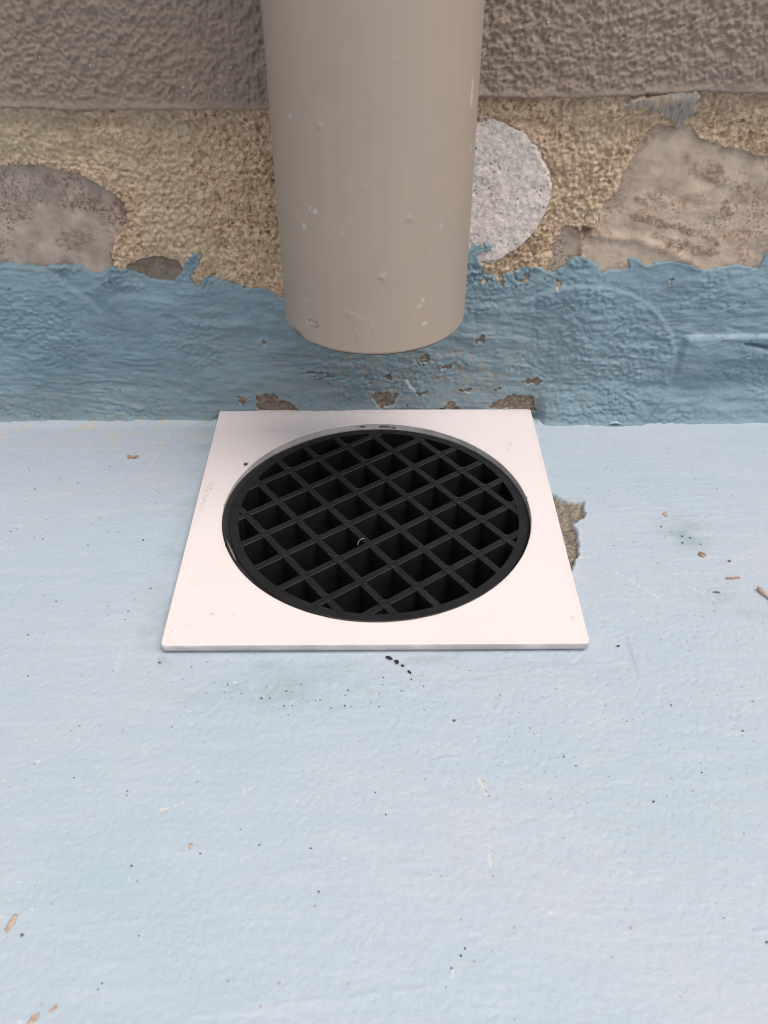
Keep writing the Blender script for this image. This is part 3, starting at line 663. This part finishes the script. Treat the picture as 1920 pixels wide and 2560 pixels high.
# ------------------------------------------------------------------ drain frame (white plate with round hole)
HX, HY, HR = 0.5, -0.8, 63.6
frame = thing('floor_drain', 'square pinkish white plastic floor drain plate with a round hole', 'floor drain')
def build_plate():
    n = 720; a = np.arange(n)*2*np.pi/n
    ca, sa = np.cos(a), np.sin(a)
    S, rc = 75.0, 1.3
    # distance from the hole centre to the rounded square along each direction
    def out(off):
        lo = np.full(n, 30.0); hi = np.full(n, 140.0)
        for _ in range(40):
            mid = (lo+hi)/2; qx = np.abs(HX+mid*ca)-(S-rc-off*0); qy = np.abs(HY+mid*sa)-(S-rc-off*0)
            d = np.hypot(np.maximum(qx, 0), np.maximum(qy, 0)) + np.minimum(np.maximum(qx, qy), 0) - rc + off
            lo = np.where(d < 0, mid, lo); hi = np.where(d < 0, hi, mid)
        return lo
    jx = .06*fbm(a*40, a*0, 3, 3, 501)
    nick = np.zeros(n)
    for ang, dep in ((math.pi-.06, .8), (math.pi+.35, .3), (.12, .7), (1.5, .4), (2.4, .25), (.8, .35)):
        nick = nick + dep*np.exp(-((a-ang)*HR/.9)**2)
    rows = []
    ri = HR + jx + nick*.6
    rows.append((ri+.15, -9.0)); rows += [(ri+.05, z_) for z_ in np.linspace(-3.6, -.6, 9)]; rows.append((ri, -.45)); rows.append((ri+.12, -.12)); rows.append((ri+.45, 0))
    ro = out(.25)
    for t in np.linspace(0, 1, 90)[1:-1]: rows.append((ri+.45+(ro-ri-.45)*t, 0))
    onick = np.zeros(n)
    for ang, dep in ((math.pi*1.25+.0, .55), (math.pi*1.27, .35), (-.93+2*math.pi, .3), (4.35, .25), (4.9, .2), (2.05, .35), (.25, .3), (5.9, .3)):
        onick = onick + dep*np.exp(-((a-ang)*90/1.3)**2)
    rows.append((ro-onick*.5, 0)); rows.append((out(.07)-onick*.7, -.06)); rows.append((out(0)-onick*.5, -.25)); rows.append((out(.01), -.42)); rows.append((out(.05), -2.95)); rows.append((out(.2), -3.1)); rows.append((np.full(n, HR+1.2), -3.1)); rows.append((np.full(n, HR+1.2), -9.0)); rows.append((ri+.15, -9.0))
    V = np.concatenate([np.stack([HX+r*ca, HY+r*sa, np.full(n, float(z))], -1) for r, z in rows])
    V[:, 2] += .10*fbm(V[:, 0], V[:, 1], 60, 2, 502)
    x, y, z = V[:, 0], V[:, 1], V[:, 2]
    dirt = np.zeros(len(V)); film_shade = np.zeros(len(V)); black = np.zeros(len(V))
    for (cx, cy, rx, ry, s) in ((-72, 8, 1.0, 9, .55), (-70.5, 15, 1.0, 4, .5), (60.5, 42, .8, 3.0, .5), (62, 45.5, .8, 1.5, .5), (-45, 57, 6, 1.6, .35), (71, -63, .8, 1.4, .5), (-59, -60, .7, .6, 1.0), (-66, -66, 1.5, 1.5, .2), (-8, 67, 2, 1, .2)):
        dirt = np.maximum(dirt, s*np.exp(-((x-cx)/rx)**2-((y-cy)/ry)**2))
    film_shade = np.clip(.35*sstep(45, 75, y)*sstep(75, 10, np.abs(x+25)) + .9*sstep(HR+.4, HR+.1, np.hypot(x-HX, y-HY)) + .8*sstep(-.2, -.35, z)*sstep(74, 74.7, np.maximum(np.abs(x), np.abs(y))), 0, 1)  # painted-in shade on the back under the pipe, hole wall and outer sides
    edge_d = 75-np.maximum(np.abs(x), np.abs(y)); hole_d = np.hypot(x-HX, y-HY)-HR
    film_shade = np.clip(film_shade + .22*sstep(3.5, .2, edge_d + 2.5*fbm(x, y, 9, 3, 505)) + .20*sstep(3.0, .2, hole_d + 2.5*fbm(x, y, 8, 3, 506)), 0, 1)
    black = np.maximum(black, sstep(1.2, .6, np.hypot((x+57.5)/1.0, (y-31)/1.4)+.4*fbm(x, y, 1.5, 2, 503)))
    inner = sstep(HR+.5, HR+.2, np.hypot(x-HX, y-HY))
    for cx, cz, rx, rz in ((-6.2, -1.4, 1.5, .7), (4.5, -1.7, 2.6, .8), (8.5, -2.1, 1.5, .5)):
        black = np.maximum(black, .9*inner*(y > 0)*sstep(1.15, .6, np.hypot((x-cx)/rx, (z-cz)/rz)+.9*fbm(x, z*2, 1.6, 2, 504)))
    ang = np.arctan2(y-HY, x-HX)
    F = grid_faces(n, len(rows), wrap=True)
    put('face_plate', mesh_np('face_plate', V, F, {'dirt': dirt, 'film_shade': film_shade, 'black': black}), MPL, frame)
build_plate()
def build_socket():
    """black spigot under the plate; its lip stands highest at the left where the grate leaves a gap"""
    n = 360; v = []; f = []
    rows = 9
    for i in range(n):
        a = 2*math.pi*i/n
        da = abs((a-math.radians(197)+math.pi) % (2*math.pi)-math.pi)
        t = max(0, min(1, 1-da/math.radians(78))); t = t*t*(3-2*t)
        top = -3.6 + 3.0*t
        db = abs((a-math.radians(203)+math.pi) % (2*math.pi)-math.pi)
        prof = [(HR-.15, -40), (HR-.15, top-.3), (HR-.25, top), (HR-.7, top), (HR-1.2, top-.35), (HR-2.6, -2.9 if t > 0 else -4), (HR-2.6, -6), (HR-2.1, -90), (HR+1.1, -90)]
        for (r, z) in prof: v.append((HX+r*math.cos(a), HY+r*math.sin(a), z))
    for i in range(n):
        for k in range(rows-1):
            f.append((i*rows+k, i*rows+k+1, ((i+1) % n)*rows+k+1, ((i+1) % n)*rows+k))
    tag(pyobj('socket', v, f, MSK, frame, True), 'black pipe socket under the frame')
    m = 96
    vv = [(HX+(HR-2.1)*math.cos(2*math.pi*i/m), HY+(HR-2.1)*math.sin(2*math.pi*i/m), -70) for i in range(m)]
    tag(pyobj('shaft_bottom', vv, [tuple(range(m))], MSK, frame), 'dark bottom of the drain shaft')
    # pale sliver of plastic left in the gap
    w = []; 
    for k in range(9):
        a = math.radians(196+1.7*k); wd = .9*math.sin(math.pi*k/8)
        w += [(HX+(HR-1.05)*math.cos(a), HY+(HR-1.05)*math.sin(a), -.75), (HX+(HR-1.05-1.1*wd)*math.cos(a), HY+(HR-1.05-1.1*wd)*math.sin(a), -.8-1.2*wd),
              (HX+(HR-1.05-1.1*wd)*math.cos(a), HY+(HR-1.05-1.1*wd)*math.sin(a), -1.3-1.2*wd), (HX+(HR-1.05)*math.cos(a), HY+(HR-1.05)*math.sin(a), -1.3)]
    ff = []
    for k in range(8):
        for j in range(4): ff.append((4*k+j, 4*k+(j+1) % 4, 4*k+4+(j+1) % 4, 4*k+4+j))
    tag(pyobj('burr', w, ff, mat_plain('grey_plastic', (.16, .155, .15), (.24, .23, .225), 3, .4), frame, True), 'grey plastic burr in the gap')
build_socket()

# ------------------------------------------------------------------ grate
grate = thing('drain_grate', 'round black plastic drain grate with diagonal square lattice', 'drain grate')
GX, GY, GR, GT = 1.4, 0.2, 62.2, -2.7
def build_grate():
    n = 360
    prof = [(GR-.5, GT), (GR-.1, GT-.25), (GR, GT-.7), (GR-.3, GT-26), (GR-3.5, GT-26), (GR-3.7, GT-.35), (GR-4.0, GT), ]
    v = []; f = []; m = len(prof)
    for i in range(n):
        a = 2*math.pi*i/n
        for r, z in prof: v.append((GX+r*math.cos(a), GY+r*math.sin(a), z))
    for i in range(n):
        for k in range(m): f.append((i*m+k, ((i+1) % n)*m+k, ((i+1) % n)*m+(k+1) % m, i*m+(k+1) % m))
    pyobj('rim', v, f, MGR, grate, False)
    O = (-50.59, 20.95); A = (8.98, -12.28); B = (12.42, 9.08)
    def unit(d): L = math.hypot(*d); return (d[0]/L, d[1]/L)
    RI = GR-3.75
    for fam, (d, s, drop) in enumerate(((A, B, 0.0), (B, A, 0.10))):
        u = unit(d); nrm = (-u[1], u[0])
        for k in range(-8, 14):
            px, py = O[0]+s[0]*k, O[1]+s[1]*k
            q = (px-GX)*nrm[0]+(py-GY)*nrm[1]
            if abs(q) > RI-1.8: continue
            half = math.sqrt((RI+.2)**2-q*q)
            cx, cy = GX+nrm[0]*q, GY+nrm[1]*q
            top = GT-.06-drop
            secs = [(-1.45, top-.18), (-1.27, top), (1.27, top), (1.45, top-.18), (1.0, top-24), (-1.0, top-24)]
            v = []
            for e in (-1, 1):
                for (w, z) in secs:
                    # ends follow the rim so nothing shows past it
                    h2 = math.sqrt(max((RI+.2)**2-(q+w)**2, 0))
                    v.append((cx+u[0]*e*h2+nrm[0]*w, cy+u[1]*e*h2+nrm[1]*w, z))
            f = [tuple(range(5, -1, -1)), tuple(range(6, 12))] + [(j, (j+1) % 6, 6+(j+1) % 6, 6+j) for j in range(6)]
            pyobj('bar', v, f, MGR, grate)
    # round ejector studs on the crossings
    me = bpy.data.meshes.new('stud'); v = []; f = []; N = 20
    prof = [(2.2, -.4), (2.2, .20), (2.05, .36), (1.78, .36), (1.6, .16), (0, .16)]
    for r, z in prof[:-1]:
        for i in range(N): v.append((r*math.cos(2*math.pi*i/N)*MM, r*math.sin(2*math.pi*i/N)*MM, z*MM))
    for k in range(4):
        for i in range(N): f.append((k*N+i, k*N+(i+1) % N, (k+1)*N+(i+1) % N, (k+1)*N+i))
    f.append(tuple(range(4*N, 5*N)))
    me.from_pydata(v, [], f); me.update(); me.materials.append(MGR)
    for (i, j) in ((3, 1), (2, 2), (1, 3), (0, 3), (0, 1), (2, -1), (3, -1), (4, -1), (5, -1), (4, 0), (5, 5), (4, 5), (3, 5), (2, 5), (1, 5), (4, 4), (6, 4), (5, 4), (5, 3), (6, 3), (6, 2), (6, 1), (5, 1), (6, 0), (0, 2)):
        x, y = O[0]+A[0]*i+B[0]*j, O[1]+A[1]*i+B[1]*j
        if math.hypot(x-GX, y-GY) > RI-1.5: continue
        o = bpy.data.objects.new('stud', me); COL.objects.link(o); o.parent = grate
        o.location = (x*MM, y*MM, (GT-.06+Z0)*MM)
build_grate()

# ------------------------------------------------------------------ small litter
M_WOOD = mat_plain('dry_wood', (.27, .175, .125), (.42, .30, .225), 2.0)
M_TAN = mat_plain('tan_bark', (.36, .265, .205), (.50, .39, .315), 1.2)
M_LEAF = mat_plain('dead_leaf', (.25, .16, .115), (.40, .285, .215), 1.5)
M_TWIG = mat_plain('pale_twig', (.40, .315, .26), (.52, .43, .365), 1.6)
M_DARK = mat_plain('dark_seed', (.12, .095, .075), (.2, .165, .13), 1.2)
M_TAR = mat_plain('black_crumb', (.018, .017, .018), (.045, .042, .042), 1.0)
def floor_z(x, y): return -4.2 + .22*float(fbm(np.array([x]), np.array([y]), 55, 3, 101)[0])
def slab(name, x, y, outline, thick, mat, label, cat, rot=0, curl=0.0, seed=0, group=None, lift=0.0):
    sc_ = {'leaf_fragment': .72, 'wood_splinter': .72, 'bark_flake': .7, 'bark_crumb': .8, 'seed': .65, 'tar_crumb': .8}.get(name, 1.0)
    outline = [(a*sc_, b*sc_) for a, b in outline]; thick *= sc_; curl *= sc_
    """irregular chip: an outline with a domed, curled upper face and real thickness"""
    rng = random.Random(seed); c, s = math.cos(rot), math.sin(rot)
    z = floor_z(x, y)+lift; n = len(outline); v = []; f = []
    xm = max(abs(p[0]) for p in outline)
    def add(px, py, pz):
        v.append((x+px*c-py*s, y+px*s+py*c, z+pz))
    for sc, zz in ((1.0, 0.0), (1.0, .75), (.72, 1.0), (.35, 1.06)):
        for px, py in outline:
            add(px*sc, py*sc, zz*thick*(1+rng.uniform(-.12, .12)*(zz > 0)) + curl*(px*sc/xm)**2)
    add(0, 0, thick*1.05); add(0, 0, 0)
    for k in range(3):
        for i in range(n): f.append((k*n+i, k*n+(i+1) % n, (k+1)*n+(i+1) % n, (k+1)*n+i))
    for i in range(n):
        f.append((3*n+i, 3*n+(i+1) % n, 4*n)); f.append(((i+1) % n, i, 4*n+1))
    return tag(pyobj(name, v, f, mat, None, True), label, cat, group)
def blob(rx, ry, n=14, j=.22, seed=0):
    rng = random.Random(seed)
    return [(rx*math.cos(2*math.pi*i/n)*(1+rng.uniform(-j, j)), ry*math.sin(2*math.pi*i/n)*(1+rng.uniform(-j, j))) for i in range(n)]
slab('leaf_fragment', -110.5, 42.3, [(-3.4, -.9), (-2.4, -1.6), (-.6, -1.1), (.6, -2.0), (1.6, -1.2), (2.2, -1.9), (3.2, -.6), (3.3, 1.0), (1.2, 1.4), (-.8, 1.0), (-2.4, 1.3), (-3.6, .4)], .5, M_LEAF, 'curled brown leaf fragment on the floor left of the drain', 'leaf', -.05, .9, 1)
slab('bark_crumb', 121.8, -.1, blob(1.2, 1.8, 16, .22, 2), 0.6, M_TAN, 'rounded tan bark crumb above the greenish stain right of the drain', 'bark', .1, 0, 2)
slab('bark_flake', 129.9, -25.3, blob(1.9, 2.3, 14, .25, 3), .7, M_LEAF, 'flat brown bark flake below the greenish stain', 'bark', .5, .3, 3)
slab('wood_splinter', 137.8, -38.6, [(-4.1, -.4), (-1.5, -.7), (1.5, -.6), (3.9, -.2), (4.2, .3), (2.0, .8), (-1.0, .6), (-3.6, .5)], .8, M_WOOD, 'thin brown wood splinter near the right edge', 'splinter', .05, .2, 4)
slab('twig', 148.6, -50.2, [(-6.5, -.5), (-5.0, -1.1), (0, -1.2), (5.5, -1.0), (7.5, -.3), (7.0, .8), (2, 1.2), (-3, 1.0), (-6.0, .4)], 1.5, M_TWIG, 'pale twig piece lying across the right edge of the view', 'twig', -1.02, .6, 5)
slab('seed', 129.2, -46.2, blob(2.0, .7, 12, .15, 6), .7, M_DARK, 'small dark brown seed beside the right hand scratch', 'seed', -.1, 0, 6)
slab('seed', 139.4, -29.0, blob(1.1, .8, 12, .2, 7), .6, M_DARK, 'tiny dark seed above the wood splinter', 'seed', .2, 0, 7)
slab('bark_chip', -97.3, -169.2, [(-2.5, -.3), (-1.9, -.8), (-.6, -.75), (.4, -.95), (1.5, -.6), (2.3, -.7), (2.5, .1), (1.9, .7), (.9, .55), (.2, .8), (-1.0, .6), (-1.9, .7)], .35, M_TAN, 'long tan bark chip at the lower left edge', 'bark', 1.32, .1, 8)
slab('bark_chip', -84.1, -192.6, blob(1.7, .85, 16, .3, 9), .3, M_TAN, 'tan bark chip at the bottom left corner', 'bark', 1.0, .1, 9)
slab('bark_chip', -79.9, -190.4, blob(1.0, .45, 14, .35, 10), .25, M_TAN, 'small tan bark sliver beside the bottom left corner chip', 'bark', .9, .1, 10)
slab('bark_crumb', -53.1, -147.5, blob(.85, 1.05, 12, .2, 11), .25, M_TAN, 'lone tan crumb on the floor in front of the drain', 'bark', .2, 0, 11)
for k, (x, y, rx, ry, rt) in enumerate(((4.6, -77.6, 1.6, .7, -.5), (7.3, -79.4, 1.3, .8, -.9), (9.4, -81.2, .7, .45, -.4), (11.6, -84.0, 1.1, .5, -.9))):
    slab('tar_crumb', x, y, blob(rx, ry, 11, .3, 20+k), .5, M_TAR, ('black crumb touching the front edge of the white plate', 'second black crumb out from the front edge of the white plate', 'tiniest black crumb in the trail in front of the white plate', 'black crumb farthest out in the trail in front of the white plate')[k], 'crumb', rt, 0, 20+k, 'black crumbs in front of the white plate')

def build_flake():
    v = []; f = []; n = 9
    for k in range(n):
        t = k/(n-1); x = 110.5+8*t; y0 = 68.3-1.0*t; w = 2.6*math.sin(math.pi*(.15+.8*t))
        z = -3.6+1.9*math.sin(math.pi*t)*(1-t*.4)
        v += [(x, y0, z), (x+.6, y0-w, z-.5+.9*math.sin(math.pi*t)), (x+.6, y0-w, z-.85+.9*math.sin(math.pi*t)), (x, y0, z-.35)]
    for k in range(n-1):
        for j in range(4): f.append((4*k+j, 4*k+(j+1) % 4, 4*k+4+(j+1) % 4, 4*k+4+j))
    f += [(0, 3, 2, 1), (4*n-4, 4*n-3, 4*n-2, 4*n-1)]
    tag(pyobj('paint_flake', v, f, mat_plain('pale_blue_flake', (.33, .44, .50), (.48, .56, .60), 2), None, True), 'loose curled paint flake at the wall foot right of the drain', 'paint flake')
build_flake()
def tube(path, r, N=6):
    v = []; f = []
    for i, p in enumerate(path):
        a = Vector(path[max(i-1, 0)]); b = Vector(path[min(i+1, len(path)-1)]); t = (b-a).normalized()
        s = t.cross(Vector((0, 0, 1))); s = s.normalized() if s.length > 1e-4 else Vector((1, 0, 0)); u = s.cross(t)
        for j in range(N):
            q = Vector(p)+r*(math.cos(2*math.pi*j/N)*s+math.sin(2*math.pi*j/N)*u); v.append(tuple(q))
    for i in range(len(path)-1):
        for j in range(N): f.append((i*N+j, i*N+(j+1) % N, (i+1)*N+(j+1) % N, (i+1)*N+j))
    return v, f
v, f = tube([(-7.1, -20.2, GT+.2), (-7.0, -19.2, GT+.4), (-6.5, -18.0, GT+.5), (-5.6, -16.9, GT+.5), (-4.4, -16.3, GT+.3)], .06)
tag(pyobj('fibre', v, f, mat_plain('white_fibre', (.6, .6, .6), (.75, .75, .75), 2), None, True), 'tiny white curled fibre on the black grate', 'fibre')

def build_grit():
    rng = random.Random(77); V = []; F = []
    ico = bpy.data.meshes.new('tmp')
    t = (1+5**.5)/2
    iv = np.array([(-1, t, 0), (1, t, 0), (-1, -t, 0), (1, -t, 0), (0, -1, t), (0, 1, t), (0, -1, -t), (0, 1, -t), (t, 0, -1), (t, 0, 1), (-t, 0, -1), (-t, 0, 1)])/math.hypot(1, t)
    fi = [(0, 11, 5), (0, 5, 1), (0, 1, 7), (0, 7, 10), (0, 10, 11), (1, 5, 9), (5, 11, 4), (11, 10, 2), (10, 7, 6), (7, 1, 8), (3, 9, 4), (3, 4, 2), (3, 2, 6), (3, 6, 8), (3, 8, 9), (4, 9, 5), (2, 4, 11), (6, 2, 10), (8, 6, 7), (9, 8, 1)]
    bpy.data.meshes.remove(ico)
    big = [(-148.1, 18.8), (-135, -9.3), (-155.4, 34), (-149.5, -9.2), (-136.9, -1.7), (-115.7, -17.7), (-91.4, -54.6), (-119.4, -49.3), (-119.4, -65.5), (-124.6, -66), (-118.8, -84.9), (-134.8, -14), (-81.2, -30), (-85.5, -42.7), (-90.4, -82.8), (-75.1, -79.2),
           (-68.7, -153.3), (-49.9, -149.8), (-39.3, -142.3), (-33.4, -147.2), (-62.5, -172.7), (-93.4, -172.3), (-69.3, -184.5), (-70, -186), (-92.4, -124.8), (-75.1, -129.5), (-54.8, -88.1), (-18.6, -148.4), (-.1, -130.6), (-10.2, -98.2), (-8, -98.6), (25.6, -104.5), (22.1, -178.4), (102.7, -175.6), (97.9, -98.7), (83.2, -134.3), (106.9, -144.8), (62.2, -121.7), (81.9, -105), (118.3, -109.1), (23.3, -176.6), (93.4, -169.2),
           (-45, -93), (-38, -95), (-30, -92), (-20, -96), (118, -8), (121, -11), (125, -14), (128, -15), (131, -19), (124, -18)]
    pts = [(x, y, rng.uniform(.22, .46)) for x, y in big]
    for _ in range(110):
        y = rng.uniform(-200, 66); x = rng.uniform(-165, 170)
        if abs(x) < 77 and abs(y) < 77: continue
        pts.append((x, y, abs(rng.gauss(0, .12))+.12))
    for _ in range(34):
        x = rng.gauss(-28, 26); y = rng.gauss(-96, 6)
        if abs(y) > 77.5: pts.append((x, y, rng.uniform(.14, .34)))
    for x, y, r in pts:
        q = iv*r*np.array([rng.uniform(.7, 1.4), rng.uniform(.7, 1.2), .6])*(1+np.array([[rng.uniform(-.25, .25)] for _ in range(12)]))
        b = len(V)
        V += [(x+a, y+c, floor_z(x, y)+.05+r*.35+d) for a, c, d in q]; F += [tuple(b+i for i in t_) for t_ in fi]
    tag(pyobj('grit', V, F, mat_plain('dark_grit', (.05, .045, .045), (.16, .125, .10), 6), None, False), 'fine dark grit scattered over the blue floor', 'grit', None, 'stuff')
build_grit()
